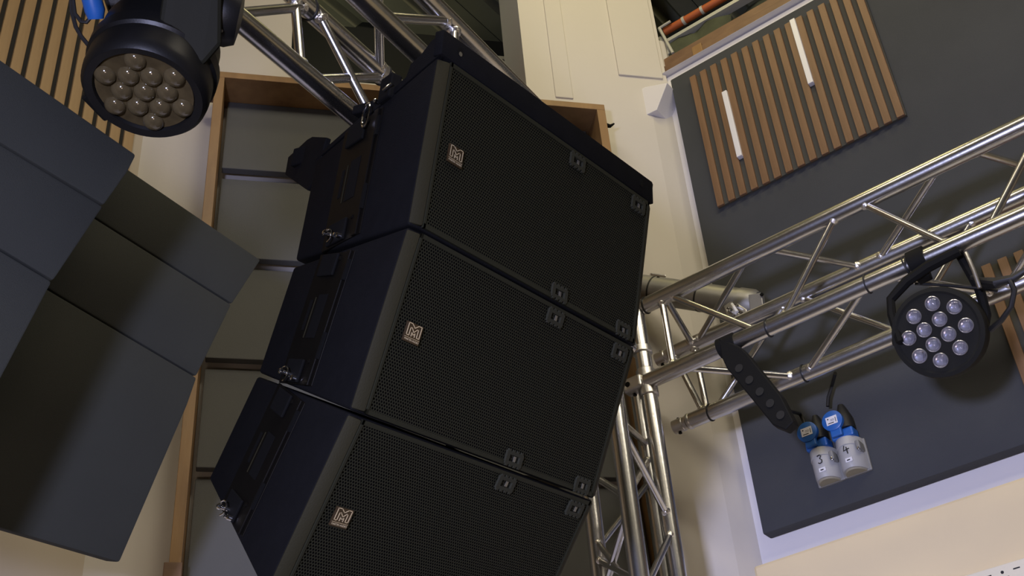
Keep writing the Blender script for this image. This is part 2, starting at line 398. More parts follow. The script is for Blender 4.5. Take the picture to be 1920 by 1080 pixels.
tag(mb.build('holes', 'ink', perf, smooth=False, origin=perf.location), kind='stuff')

# ------------------------------------------------------------------ wooden frame with stacked grey boards on the back wall
FD = .16; FF = BD-FD
tl = BW.aty(405, 132, FF); tr = BW.aty(1133, 197, FF)
zt = (tl.z+tr.z)/2; x0, x1 = tl.x, tr.x; zb0 = BW.aty(318, 1200, FF).z; tw = .032
T = lambda q: BW.P(*q)
fr = thing('panel_frame', 'tall oak box frame holding stacked grey boards behind the speakers', 'frame', loc=BW.P(x0, BD, zb0))
o_ = fr.location
MB().box((x0, FF, zt-.028), (x1, BD-.002, zt), T).build('top_rail', 'oakframe', fr, smooth=False, bevel=.0015, origin=o_)
MB().box((x0, FF, zb0), (x0+tw, BD-.002, zt-.0282), T).build('side_rail', 'oakframe', fr, smooth=False, bevel=.0015, origin=o_)
MB().box((x1-tw, FF, zb0), (x1, BD-.002, zt-.0282), T).build('side_rail', 'oakframe', fr, smooth=False, bevel=.0015, origin=o_)
MB().box((x0-.0, FF, zb0-.05), (x1, BD-.002, zb0-.001), T).build('bottom_rail', 'oakframe', fr, smooth=False, bevel=.0015, origin=o_)
zf = BW.aty(316, 1057, FF).z
MB().box((x0-.012, FF-.012, zf-.3), (x0+tw+.004, FF+.03, zf), T).build('foot_block', 'woodband', fr, smooth=False, bevel=.002, origin=o_)
BF = BD-.075
cuts = [BW.aty(420, 318, BF).z, BW.aty(520, 491, BF).z, BW.aty(420, 676, BF).z, BW.aty(376, 881, BF).z]
zz = zt-.03; names = ['topmost', 'second from the top', 'third from the top', 'fourth from the top', 'lowest visible']
for i, c in enumerate(cuts+[zb0+.01]):
    # each board leans a little: the lower edge stands proud of the next board
    za, zb2 = zz, c+.008 if i < 4 else c
    pts = [BW.P(x0+tw+.012, BF+.035, za), BW.P(x0+tw+.012, BF, zb2), BW.P(x0+tw+.012, BF+.03, zb2-.0), BW.P(x0+tw+.012, BF+.065, za)]
    o = MB().prism(pts, BW.X*(x1-x0-2*tw-.024)).build('grey_board', 'fabric_green', None, smooth=False, bevel=.003, origin=BW.P(x0+.05, BF, c))
    tag(o, 'grey fabric board inside the oak frame, '+names[i]+' of the stack', 'acoustic panel', 'stacked boards in the oak frame')
    zz = c-.010
for zc2, px_ in ((BW.aty(1150, 232, FF+.04).z, x1), ):
    mb = MB().tube([BW.P(x1, FF+.05, zc2), BW.P(x1+.03, FF+.05, zc2-.004), BW.P(x1+.045, FF+.045, zc2+.006)], [.012, .007, .003], 8)
    mb.build('screw_hook', 'rig', fr, origin=o_)
MB().box((x0-.045, FF+.05, zt-.07), (x0, FF+.09, zt-.045), T).build('bracket', 'woodband', fr, smooth=False, origin=o_)

# ------------------------------------------------------------------ left slat wall
ny1 = RW.atx(269, 250, UL+.03).y
LWF = Frame(RW.a+math.pi/2)       # x runs away from the viewer along the left wall, y to the left
# coordinates: x = n, y = -u
slx1 = ny1-.02
t = thing('slat_panel', 'light oak slatted panel with black gaps, upper left corner', 'slat panel', loc=LWF.P(slx1, -UL, 2.5))
zsl = RW.atx(60, 560, UL+.03).z
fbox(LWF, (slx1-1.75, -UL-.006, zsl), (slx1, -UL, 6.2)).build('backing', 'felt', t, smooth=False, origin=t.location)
base = None; xs = slx1-.004; i = 0; zsl = RW.atx(60, 560, UL+.03).z
while xs > slx1-1.75:
    wsl = .038; gap = .0175
    if base is None:
        base = fbox(LWF, (0, -.014, zsl), (wsl, -.006, 6.2)).build('slat', 'oak', t, smooth=False, bevel=.001, seg=1)
        base.location = LWF.P(xs-wsl, -UL, 0)-t.location
    else:
        c = base.copy(); COL.objects.link(c); c.parent = t; c.location = LWF.P(xs-wsl, -UL, 0)-t.location
    xs -= wsl+gap

# ------------------------------------------------------------------ leaning dark boards on the left
PHI = math.radians(20)
NB_ = RW.X*math.cos(PHI) - V((0, 0, 1))*math.sin(PHI)
def bplane(dist_pt, dist, off=0):
    p = EYE + ray(*dist_pt)*dist + NB_*off
    return p
bp = bplane((490, 487), 3.15)
def onb(px_, py_, off=0):
    P0 = bp + NB_*off; d = ray(px_, py_); return EYE + d*((P0-EYE).dot(NB_)/d.dot(NB_))
def board(pts, off, label, th=.05, tilt=0):
    q = [onb(x_, y_, off) for x_, y_ in pts]
    o = MB().prism(q, -NB_*th).build('acoustic_board', 'fabric_dark', None, smooth=True, bevel=.006, origin=q[0])
    tag(o, label, 'acoustic panel', 'leaning dark acoustic boards on the left'); return o
board([(-380, -156), (257, 290), (242, 320), (196, 385), (-380, 40)], .40, 'dark leaning acoustic board at the left edge, topmost, under the oak slats')
board([(-380, 41), (195, 387), (101, 527), (-380, 238)], .395, 'dark leaning acoustic board at the left edge, middle one of three')
board([(-380, 240), (99, 528), (0, 715), (-130, 950), (-380, 880)], .402, 'dark leaning acoustic board at the left edge, lowest of three')
board([(-60, 112), (490, 487), (436, 570), (-100, 232)], 0, 'dark leaning acoustic board whose corner points at the middle speaker, top of its column')
board([(-100, 233), (435, 571), (369, 706), (-140, 405)], .006, 'dark leaning acoustic board left of the oak frame, middle of its column')
board([(-140, 407), (370, 708), (352, 760), (225, 1055), (-330, 894)], .012, 'largest dark leaning acoustic board, bottom left, lower edge over the pinkish wall')

# ------------------------------------------------------------------ trusses
class Truss:
    def __init__(s, name, label, origin, U, offs, rad):
        s.o = V(origin); s.U = U; s.offs = offs; s.r = rad
        s.t = thing(name, label, 'truss', loc=s.o)
    def base(s, c): return s.o + s.offs[c]
    def par(s, c, px_, py_):                    # parameter on a chord nearest to a picture ray
        d = ray(px_, py_); b = s.base(c); w = b-EYE; u = s.U
        a_, b_, c_ = 1, u.dot(d), 1; dd = u.dot(w); e = d.dot(w)
        return (b_*e-dd)/(1-b_*b_)
    def pt(s, c, px_, py_): return s.base(c)+s.U*s.par(c, px_, py_)
    def chord(s, c, t0, t1, m='alu'):
        MB().tube([s.base(c)+s.U*t0, s.base(c)+s.U*t1], s.r, 28).build('chord', m, s.t, origin=s.o)
    def brace(s, c1, p1, c2, p2, r=.0100, m='alu'):
        a = s.pt(c1, *p1); b = s.pt(c2, *p2); s.seg(a, b, r, m)
    def seg(s, a, b, r=.0085, m='alu'):
        d = (b-a).normalized(); L = (b-a).length
        br = MB().tube([a, b], r, 14).build('brace', m, s.t, origin=s.o)
        for p, e in ((a, d), (b, -d)):
            q = p+e*(s.r*.92)
            w_ = MB().lathe(q, e, [(r*1.0, -.006), (r*1.55, -.002), (r*1.5, .003), (r*1.02, .009)], 14).build('weld', 'weld', br, origin=s.o)
            w_.location = (0, 0, 0)
    def tie(s, c, px_, py_, tw=.0):
        p = s.pt(c, px_, py_)
        ax = (s.U + V((0, 0, tw))).normalized()
        MB().lathe(p, ax, [(s.r+.0005, -.002), (s.r+.003, -.002), (s.r+.003, .002), (s.r+.0005, .002)], 26, closed=True).build('cable_tie', 'rubber', s.t, origin=s.o)
    def coupler(s, c, px_, py_, sgn=-1):
        p = s.pt(c, px_, py_); ax = s.U*sgn
        MB().lathe(p, ax, [(s.r, 0), (s.r*1.05, .002), (s.r*1.05, .01), (s.r*.86, .016), (s.r*.86, .026), (s.r*.92, .028), (s.r*.92, .062), (s.r*.7, .064)], 24).build('coupler', 'alu_dull', s.t, origin=s.o)
        MB().lathe(p+ax*.045-V((0, 0, s.r*1.1)), V((0, 0, 1)), [(.006, 0), (.006, .002), (.004, .004), (.004, s.r*2.2)], 10).build('pin', 'rig', s.t, origin=s.o)
ksc = 1.116
def rollax(a, r):
    u = V((math.cos(a), math.sin(a), 0)); n = V((-u.y, u.x, 0)); z = V((0, 0, 1))
    return u, n*math.cos(r)+z*math.sin(r), z*math.cos(r)-n*math.sin(r)
u_, n_, z_ = rollax(math.radians(-35.52), -.0663)
oR = EYE + (V((.5, 2.659, 3.231))-EYE)*ksc; S_ = .24*ksc
RT = Truss('box_truss', 'horizontal silver box truss crossing the right side in front of the charcoal board', oR, u_,
           dict(A=z_*S_, B=V((0, 0, 0)), C=n_*S_+z_*S_, D=n_*S_), .0245)
for c, p in (('A', (1204, 586)), ('B', (1213, 717)), ('C', (1262, 661)), ('D', (1296, 787))):
    RT.chord(c, RT.par(c, *p), 3.2); RT.coupler(c, *p)
for c1, p1, c2, p2 in [('A', (1242, 562), 'B', (1264, 694)), ('A', (1255, 556), 'B', (1420, 612)), ('B', (1460, 592), 'A', (1567, 398)), ('A', (1612, 378), 'B', (1785, 458)),
                       ('B', (1850, 430), 'A', (1960, 200)), ('A', (1248, 560), 'C', (1300, 648)), ('C', (1308, 645), 'A', (1402, 482)), ('A', (1432, 465), 'C', (1622, 508)),
                       ('C', (1650, 496), 'A', (1762, 305)), ('A', (1815, 275), 'C', (1990, 330)), ('B', (1275, 690), 'D', (1493, 704)), ('D', (1512, 694), 'B', (1625, 534)),
                       ('B', (1660, 518), 'D', (1868, 548)), ('D', (1885, 541), 'B', (1990, 370)), ('C', (1262, 662), 'D', (1320, 776)), ('C', (1303, 650), 'D', (1326, 774)),
                       ('D', (1340, 768), 'C', (1478, 572)), ('C', (1500, 562), 'D', (1690, 624)), ('D', (1700, 620), 'C', (1830, 410))]:
    RT.brace(c1, p1, c2, p2)
for c, p, tw in [('A', (1215, 580), -.15), ('B', (1437, 605), -.15), ('B', (1627, 533), -.1), ('B', (1700, 500), .1), ('B', (1704, 498), -.2), ('D', (1332, 772), -.15), ('D', (1507, 697), -.1)]:
    RT.tie(c, *p, tw)
# overhead truss running away above the speakers
kl = .881
u2, n2, z2 = rollax(math.radians(58.838), -.0389)
oL = EYE + (V((-.1411, 2.0, 3.6651))-EYE)*kl; S2 = .24*kl
LT = Truss('box_truss', 'silver box truss running diagonally above the black speakers, upper left', oL, u2,
           dict(L4=z2*S2, L3=V((0, 0, 0)), L2=n2*S2+z2*S2, L1=n2*S2), .0228)
for c in ('L1', 'L2', 'L3', 'L4'):
    LT.chord(c, -1.6, LT.par(c, {'L1': 1150, 'L2': 1150, 'L3': 1160, 'L4': 1170}[c], {'L1': 690, 'L2': 560, 'L3': 490, 'L4': 385}[c]))
for c1, p1, c2, p2 in [('L2', (553, -8), 'L1', (567, 130)), ('L1', (585, 147), 'L2', (716, 148)), ('L1', (447, 12), 'L2', (575, 12)),
                       ('L4', (700, -90), 'L2', (708, 142)), ('L3', (715, 30), 'L4', (842, 40)), ('L3', (850, 165), 'L4', (850, 50)),
                       ('L4', (855, 60), 'L2', (840, 260))]:
    LT.brace(c1, p1, c2, p2, .0105)
a = LT.pt('L2', 585, 22); b = LT.pt('L1', 716, 268); LT.seg(a-n2*.012, b+n2*.0, .0105)
a = LT.pt('L1', 606, 165)+z2*.022; b = LT.pt('L1', 720, 272)+z2*.03; LT.seg(a, b+n2*.01, .0085)
for c, p, tw in [('L2', (580, 18), .3), ('L2', (714, 145), .2)]: LT.tie(c, *p, tw)
cuff = MB().tube([LT.pt('L2', 706, 138), LT.pt('L2', 712, 144)], .0245, 24).build('collar', 'alu_dull', LT.t, origin=LT.o)

# tower
bend = RT.pt('B', 1213, 717)
tw_d = math.hypot(bend.x, bend.y)
def vpt(px_, py_, hd):                           # ground position of a vertical pole seen at a pixel, at horizontal distance hd
    d = ray(px_, py_); k_ = hd/math.hypot(d.x, d.y); return V((d.x*k_, d.y*k_, 0))
T2 = vpt(1258, 1000, tw_d+.01); T1 = vpt(1178, 930, tw_d-.30); T3 = vpt(1116, 1000, tw_d-.02); T4 = vpt(1218, 880, tw_d+.26)
TW = Truss('truss_tower', 'upright silver truss tower standing behind the right edge of the speakers', T2, V((0, 0, 1)),
           dict(T1=T1-T2, T2=V((0, 0, 0)), T3=T3-T2, T4=T4-T2), .0245)
ztt = bend.z+.22
TW.chord('T1', 0.04, ztt-.1); TW.chord('T2', .04, bend.z+.25); TW.chord('T3', .04, ztt-.1); TW.chord('T4', .04, ztt-.1)
def tb(c1, p1, c2, p2, r=.0095): TW.brace(c1, p1, c2, p2, r)
tb('T1', (1160, 790), 'T2', (1250, 970)); tb('T2', (1257, 1000), 'T1', (1190, 1120)); tb('T3', (1060, 1125), 'T1', (1172, 950)); tb('T3', (1126, 1050), 'T1', (1200, 1090))
tb('T1', (1177, 925), 'T4', (1222, 862)); tb('T1', (1158, 785), 'T4', (1220, 830)); tb('T3', (1100, 885), 'T1', (1175, 935)); tb('T3', (1118, 1030), 'T4', (1210, 900))
tb('T3', (1040, 1020), 'T1', (1110, 1140), .008)
mb = MB()
for P_ in (T1, T2, T3, T4): pass
c_ = (T1+T2+T3+T4)/4
fbox(RW, (RW.loc(c_).x-.3, RW.loc(c_).y-.3, 0), (RW.loc(c_).x+.3, RW.loc(c_).y+.3, .04)).build('base_plate', 'alu_dull', TW.t, smooth=False, origin=T2)
# clamp hardware where tower and horizontal truss meet
hb = RT.pt('B', 1208, 719)
MB().lathe(T2+V((0, 0, hb.z-.045)), V((0, 0, 1)), [(.0265, 0), (.029, .003), (.029, .087), (.0265, .09)], 24).build('sleeve', 'alu_dull', TW.t, origin=T2)
MB().lathe(T2+V((0, 0, hb.z+.10)), V((0, 0, 1)), [(.0265, 0), (.030, .003), (.030, .022), (.0265, .025)], 24).build('sleeve', 'alu_dull', TW.t, origin=T2)
MB().box((-.035, -.02, -.022), (.03, .02, .022), lambda q: T2+V((0, 0, hb.z))-RT.U*.03+RT.U*q[0]-RW.Y*(.018+q[1])+V((0, 0, q[2]))).build('clamp', 'alu_dull', TW.t, smooth=False, bevel=.008, seg=3, origin=T2)
MB().lathe(T2+V((0, 0, hb.z))-RT.U*.045-RW.Y*.036, -RW.Y, [(.008, 0), (.008, .004)], 14).build('bolt', 'slot', TW.t, origin=T2)

# fat grey pipe behind the truss corner
pd = RT.pt('C', 1400, 600); pn = RW.loc(pd).y + .135
pA = wp(1203, 541, pn-.07); pB = wp(1412, 572, pn-.02); ax = (pB-pA).normalized()
pp = thing('steel_pipe', 'fat grey pipe with bolted end clamp behind the left end of the horizontal truss', 'pipe', loc=pA)
MB().tube([pA, pB], .049, 32).build('barrel', 'pipe', pp, origin=pA)
MB().lathe(pB-ax*.05, ax, [(.047, 0), (.052, .003), (.052, .05), (.046, .062), (.046, .066)], 32).build('end_cap', 'pipe', pp, origin=pA)
for f in (.12, .55):
    MB().lathe(pA+(pB-pA)*f, ax, [(.0475, -.003), (.0500, -.003), (.0500, .003), (.0475, .003)], 28, closed=True).build('cable_tie', 'rubber', pp, origin=pA)
sd = ax.cross(_F).normalized()
if sd.z > 0: sd = -sd
for (bx_, by_), br_ in zip(((1366, 580), (1378, 572), (1387, 588), (1374, 594), (1397, 596)), (.0085, .0075, .009, .008, .007)):
    b0 = wp(bx_, by_, pn-.075); b1 = b0-_F*.02+ax*.004
    MB().lathe(b0, (b1-b0), [(br_, 0), (br_, .010), (br_*.6, .011), (br_*.6, .026)], 6).build('bolt', 'chrome', pp, origin=pA)
MB().prism([wp(x_, y_, pn-.072) for x_, y_ in ((1356, 574), (1372, 562), (1400, 580), (1402, 606), (1366, 604))], RW.Y*.03).build('clamp_plate', 'alu_dull', pp, smooth=False, bevel=.003, origin=pA)
MB().prism([wp(x_, y_, pn-.070) for x_, y_ in ((1402, 552), (1428, 548), (1433, 592), (1408, 600))], RW.Y*.02).build('end_plate', 'pipe', pp, smooth=False, bevel=.003, origin=pA)
MB().tube([wp(1372, 570, pn-.105), wp(1382, 585, pn-.11)], .0055, 8).build('pin', 'label', pp, origin=pA)
MB().lathe(wp(1428, 552, pn-.074), RW.Y, [(.006, -.001), (.006, .003)], 12).build('bolt_hole', 'slot', pp, origin=pA)
MB().lathe(wp(1406, 594, pn-.074), RW.Y, [(.006, -.001), (.006, .003)], 12).build('bolt_hole', 'slot', pp, origin=pA)
MB().box((-.03, -.02, -.012), (.03, .02, .02), lambda q: wp(1232, 524, pn-.06)+ax*q[0]-sd*q[2]+_F*q[1]).build('lug', 'alu_dull', pp, smooth=False, bevel=.004, origin=pA)
MB().lathe(wp(1234, 522, pn-.092), ray(1229, 520), [(.007, 0), (.007, .02)], 12).build('lug_hole', 'slot', pp, origin=pA)

# ------------------------------------------------------------------ line array
KA = 1.13
Y = [-0.07556, 1.34427, 3.00713, 0.94163, 0.09968, 0.34494, 0.53089, 0.72928, 0.28442, 0.19575, 0.4288, 0.02114, 0.0027, 0.13669, 0.00583]
H, HR, DP, BV, BC, TI, GAP = [v*KA for v in Y[8:15]]; WD = .62*KA
def arr_frames():
    a = Y[3]; u = V((math.cos(a), math.sin(a), 0)); n = V((-math.sin(a), math.cos(a), 0)); z = V((0, 0, 1)); r = Y[4]
    u, z = u*math.cos(r)+z*math.sin(r), z*math.cos(r)-u*math.sin(r)
    top = EYE+(V(Y[:3])-EYE)*KA; out = []
    for k in range(3):
        th = Y[5+k]; zz = z*math.cos(th)-n*math.sin(th); nn = n*math.cos(th)+z*math.sin(th)
        out.append(Matrix(((u.x, nn.x, zz.x, top.x), (u.y, nn.y, zz.y, top.y), (u.z, nn.z, zz.z, top.z), (0, 0, 0, 1))))
        top = top-zz*(H+GAP)
    return out
AF = arr_frames()
wt = (H-HR)/2
def zt_at(y): return -wt*y/DP
def zb_at(y): return -H+wt*y/DP
def xside(y): return TI*(y-BC)/(DP-BC)
# local cabinet: x width, y depth, z up from the top front edge
def side_pt(y, z, out=0):                       # a point on the left side face
    nrm = V((-(DP-BC), TI, 0)).normalized()
    return V((xside(y), y, z)) + nrm*out
def side_box(mb, y0, y1, z0, z1, o0, o1):
    pts = [side_pt(y, z, o) for o in (o0, o1) for z in (z0, z1) for y in (y0, y1)]
    return mb.poly(pts, [(0, 1, 3, 2), (4, 6, 7, 5), (0, 4, 5, 1), (2, 3, 7, 6), (0, 2, 6, 4), (1, 5, 7, 3)])
def mir(mb): mb.v = [V((WD-v.x, v.y, v.z)) for v in mb.v]; mb.f = [f[::-1] for f in mb.f]; return mb
ROOT = Matrix.Identity(4)
cab0 = bpy.data.objects.new('line_array_speaker', None); COL.objects.link(cab0); cab0.empty_display_size = .05
def cp(mb, name, m, parent=cab0, **k): return mb.build(name, m, parent, **k)
# body: hull of top and bottom outlines
plan = [(BV, .004), (WD-BV, .004), (WD, .02), (WD-TI*.0, .03), (WD-TI, DP), (TI, DP), (0, .02)]
plan = [(BV, .006), (WD-BV, .006), (WD, .012), (WD-TI, DP), (TI, DP), (0, .012)]
mb = MB(); n = len(plan)
mb.poly([(x_, y_, zb_at(y_)-.0012) for x_, y_ in plan]+[(x_, y_, zt_at(y_)+.0012) for x_, y_ in plan], [tuple(range(n))[::-1], tuple(range(n, 2*n))]+[(i, (i+1) % n, n+(i+1) % n, n+i) for i in range(n)])
cp(mb, 'cabinet', 'cab', bevel=.006, seg=3)
# front edge lips left and right
for s_ in (0, 1):
    mb = MB().poly([(0.0005, .0115, -H+.004), (BV-.001, -.0005, -H+.004), (BV-.001, .012, -H+.004), (.006, .02, -H+.004), (0.0005, .0115, -.004), (BV-.001, -.0005, -.004), (BV-.001, .012, -.004), (.006, .02, -.004)],
                   [(0, 3, 2, 1), (4, 5, 6, 7), (0, 1, 5, 4), (1, 2, 6, 5), (2, 3, 7, 6), (3, 0, 4, 7)])
    if s_: mir(mb)
    cp(mb, 'front_edge', 'lip', bevel=.003)
# grille: hexagonally punched sheet with real holes
pitch = .0060; rad = .00225
gx0, gx1, gz0, gz1 = BV, WD-BV, -H+.006, -.006
vv = []; ff = []; row = 0; z = gz0+pitch*.5
key = {}
def vid(x_, z_):
    kx = (round(x_*1e5), round(z_*1e5))
    if kx not in key: key[kx] = len(vv); vv.append((x_, 0, z_))
    return key[kx]
R_ = pitch/math.sqrt(3)
while z < gz1-pitch*.3:
    x_ = gx0+pitch*.5+(pitch*.5 if row % 2 else 0)
    while x_ < gx1-pitch*.3:
        outer = [vid(x_+R_*math.sin(math.pi/3*k), z+R_*math.cos(math.pi/3*k)) for k in range(6)]
        o = len(vv)
        for k in range(6): vv.append((x_+rad*math.sin(math.pi/3*k), 0, z+rad*math.cos(math.pi/3*k)))
        for k in range(6):
            k2 = (k+1) % 6; ff.append((outer[k], outer[k2], o+k2, o+k))
        x_ += pitch
    z += pitch*math.sqrt(3)/2; row += 1
me = bpy.data.meshes.new('grille'); me.from_pydata(vv, [], ff); me.materials.append(M['cabfront'])
gr = bpy.data.objects.new('grille', me); COL.objects.link(gr); gr.parent = cab0; gr.location = (0, .0005, 0)
mb = MB()
for a_, b_ in (((gx0, -.001, gz1-.004), (gx1, .004, -.002)), ((gx0, -.001, -H+.002), (gx1, .004, gz0+.004)), ((gx0, -.001, -H+.002), (gx0+.005, .004, -.002)), ((gx1-.005, -.001, -H+.002), (gx1, .004, -.002))):
    mb.box(a_, b_)
cp(mb, 'grille_rim', 'cabfront', smooth=False)
cp(MB().box((gx0+.002, .0045, -H+.004), (gx1-.002, .0058, -.004)), 'foam', 'foam', smooth=False)
# grille clips
for cx, cz, up in ((.413, -.024, 1), (.636, -.026, 1), (.410, -.304, 0), (.632, -.306, 0)):
    mb = MB(); w2, h2 = .024, .0125; sw, sh = .015, .006
    fr_ = lambda a, b: mb.box((a[0], -.004, a[1]), (b[0], .001, b[1]))
    fr_((cx-w2, cz-h2), (cx+w2, cz-sh)); fr_((cx-w2, cz+sh), (cx+w2, cz+h2)); fr_((cx-w2, cz-sh), (cx-sw, cz+sh)); fr_((cx+sw, cz-sh), (cx+w2, cz+sh))
    for k in range(4):
        xt = cx-w2+.006+k*.012; fr_((xt-.003, cz+h2), (xt+.003, cz+h2+.0035)); fr_((xt-.003, cz-h2-.0035), (xt+.003, cz-h2))
    c1 = cp(mb, 'grille_clip', 'clip', smooth=False)
    cp(MB().box((cx-sw, .001, cz-sh), (cx+sw, .003, cz+sh)), 'clip_slot', 'slot', c1, smooth=False)
    cp(MB().box((cx+.001, -.001, cz-sh+.001), (cx+.007, .001, cz+sh-.001)), 'latch', 'latchmetal', c1, smooth=False)
# badge with stepped M emblem and lettering
bx0, bx1, bz0, bz1 = .0505, .0895, -.183, -.149
sh_ = lambda x_, z_: (bx0+(bx1-bx0)*x_, bz0+(bz1-bz0)*z_)
badge = cp(MB().box((bx0, -.004, bz0), (bx1, .0, bz1)), 'badge', 'badge', smooth=False, bevel=.001)
def strip(mb, pts, w_, y=-.0046):
    for (ax_, az_), (bx_, bz_) in zip(pts[:-1], pts[1:]):
        a_ = V((ax_, y, az_)); b_ = V((bx_, y, bz_)); d = (b_-a_).normalized(); s2 = V((-d.z, 0, d.x))*w_/2; e = d*w_/2
        mb.prism([a_-s2-e, b_-s2+e, b_+s2+e, a_+s2-e], (0, .0007, 0))
mb = MB()
outer = [(.10, .34), (.10, .95), (.30, .95), (.5, .78), (.70, .95), (.90, .95), (.90, .34), (.74, .34)]
inner = [(.26, .34), (.26, .74), (.34, .74), (.5, .56), (.66, .74), (.74, .74), (.74, .34)]
mid = [(.10, .34), (.26, .34)]; mid2 = [(.40, .34), (.40, .52), (.5, .42), (.60, .52), (.60, .34)]
for L_ in (outer, inner, mid, mid2): strip(mb, [sh_(*p) for p in L_], .0014)
strip(mb, [sh_(.04, .24), sh_(.96, .24)], .0007)
cp(mb, 'emblem', 'gold', badge, smooth=False)
def text_mesh(s, size, mname, name, parent, mw, extrude=.0002):
    cu = bpy.data.curves.new(name, 'FONT'); cu.body = s; cu.size = size; cu.align_x = 'CENTER'; cu.align_y = 'CENTER'; cu.extrude = extrude
    to = bpy.data.objects.new('tmp', cu); COL.objects.link(to); bpy.context.view_layer.update()
    me = bpy.data.meshes.new_from_object(to.evaluated_get(bpy.context.evaluated_depsgraph_get())); COL.objects.unlink(to)
    me.transform(mw); me.materials.clear(); me.materials.append(M[mname]); o = bpy.data.objects.new(name, me); COL.objects.link(o); o.parent = parent; return o
rotx = Matrix.Rotation(math.pi/2, 4, 'X')
text_mesh('MARTIN AUDIO', .0049, 'gold', 'lettering', badge, Matrix.Translation((.07, -.0045, bz0+.0044)) @ rotx)
# side: rigging channel, plates, slots, handle
for s_ in (0, 1):
    def add(name, m, fn, parent=cab0, **k):
        mb = MB(); fn(mb)
        if s_: mir(mb)
        return cp(mb, name, m, parent, **k)
    ch = add('rigging_plate', 'rig', lambda mb: side_box(mb, .195, .352, zb_at(.27)+.004, zt_at(.27)-.004, 0, .004), smooth=False, bevel=.001)
    add('handle_recess', 'slot', lambda mb: side_box(mb, .252, .292, -.20, -.115, .004, .0048), ch, smooth=False)
    add('slot', 'slot', lambda mb: side_box(mb, .315, .325, -.185, -.125, .004, .0048), ch, smooth=False)
    add('edge_trim', 'chrome' if False else 'lip', lambda mb: side_box(mb, .302, .3035, -.20, -.12, .004, .0055), ch, smooth=False)
    add('link_bar', 'rig', lambda mb: side_box(mb, .205, .222, zb_at(.21)+.01, zt_at(.21)-.01, .004, .0085), ch, smooth=False, bevel=.001)
    for yy_, z0_, z1_ in ((.196, -.09, -.05), (.186, -.135, -.105), (.198, -.24, -.19), (.186, -.26, -.235)):
        add('slot', 'slot', lambda mb, a=yy_, b=z0_, c=z1_: side_box(mb, a, a+.009, b, c, .0042 if a > .19 else .0002, .0088 if a > .19 else .0009), ch, smooth=False)
    for zz_, sgn in ((zt_at(.28)-.028, 1), (zb_at(.28)+.028, -1)):
        add('link_block', 'slot', lambda mb, a=zz_, g=sgn: side_box(mb, .255, .325, a-.022, a+.022, .004, .010), ch, smooth=False, bevel=.002)
    for yy_, zz_ in ((.215, -.05), (.25, -.045), (.33, -.055), (.213, -.275), (.33, -.265), (.24, -.245)):
        p = side_pt(yy_, zz_, .004); nr = V((-(DP-BC), TI, 0)).normalized()
        add('screw', 'rig', lambda mb, p=p, nr=nr: mb.lathe(p, nr, [(.0045, 0), (.0045, .002), (.002, .003)], 12), ch)
# chrome quick pins near the lower seam
nr = V((-(DP-BC), TI, 0)).normalized()
p = side_pt(.29, zb_at(.29)+.018, .0085)
cp(MB().lathe(p, nr, [(.004, 0), (.004, .018), (.006, .020), (.006, .024), (.003, .026)], 12), 'quick_pin', 'chrome')
ring = [p+nr*.012+V((xside(.29)*0, .006+.012*math.cos(t_), -.002+.014*math.sin(t_))) for t_ in [i_*math.pi/5 for i_ in range(1, 8)]]
cp(MB().tube(ring, .0016, 8), 'pin_ring', 'chrome')
p = side_pt(.262, zb_at(.262)+.014, .0085)
cp(MB().lathe(p, nr, [(.005, 0), (.005, .010), (.0028, .012), (.0028, .016)], 12), 'quick_pin', 'chrome')
labs = ['topmost black line array speaker with gold emblem, under the flying bar', 'middle black line array speaker with gold emblem', 'lowest black line array speaker with gold emblem, cut by the bottom of the picture']
kids = []
def children(o): return [c for c in COL.objects if c.parent == o]
def copy_tree(o, parent=None):
    c = o.copy(); COL.objects.link(c); c.parent = parent
    for ch_ in children(o): copy_tree(ch_, c)
    return c
cabs = [cab0, copy_tree(cab0), copy_tree(cab0)]
for c, F_, l in zip(cabs, AF, labs):
    c.matrix_world = F_; tag(c, l, 'speaker', 'line array speakers hung in a column')

# flying bar on top
fly = thing('flying_frame', 'black steel flying frame bolted on top of the speaker column', 'rigging frame', mw=AF[0])
hf = .052
mb = MB().prism([(0.0, .004, .004), (WD, .004, .004), (WD-.012, .004, hf), (-.004, .004, hf)], (0, .022, 0))
mb.v = [V(v) for v in mb.v]
cp(mb, 'front_bar', 'cab', fly, smooth=True, bevel=.003)
for px_ in (.045, WD-.055):
    cp(MB().lathe((px_, .0035, .031), (0, 1, 0), [(.008, 0), (.008, .001)], 18), 'bolt_hole', 'slot', fly)
    h_ = cp(MB().lathe((px_+.001, .0028, .027), (0, 1, 0), [(.0045, 0), (.0045, .001)], 14), 'bolt', 'alu' if px_ < .1 else 'rig', fly)
for s_ in (0, 1):
    pr_ = [(.004, .004), (.004, hf), (.045, hf), (.075, .036), (.112, .030), (.125, .010), (DP+.01, .008), (DP+.01, -.004+zt_at(DP)+.006)]
    pr_ = [(y_, z_) for y_, z_ in [(.01, .004), (.01, hf), (.05, hf-.002), (.085, .034), (.118, .030), (.128, .006), (DP, zt_at(DP)+.012), (DP, zt_at(DP)+.002)]]
    mb = MB(); a_ = [side_pt(y_, z_, 0.001) for y_, z_ in pr_]; nrm = V((-(DP-BC), TI, 0)).normalized()
    mb.prism(a_, nrm*-.012)
    if s_: mir(mb)
    cp(mb, 'side_plate', 'cab', fly, smooth=False, bevel=.001)
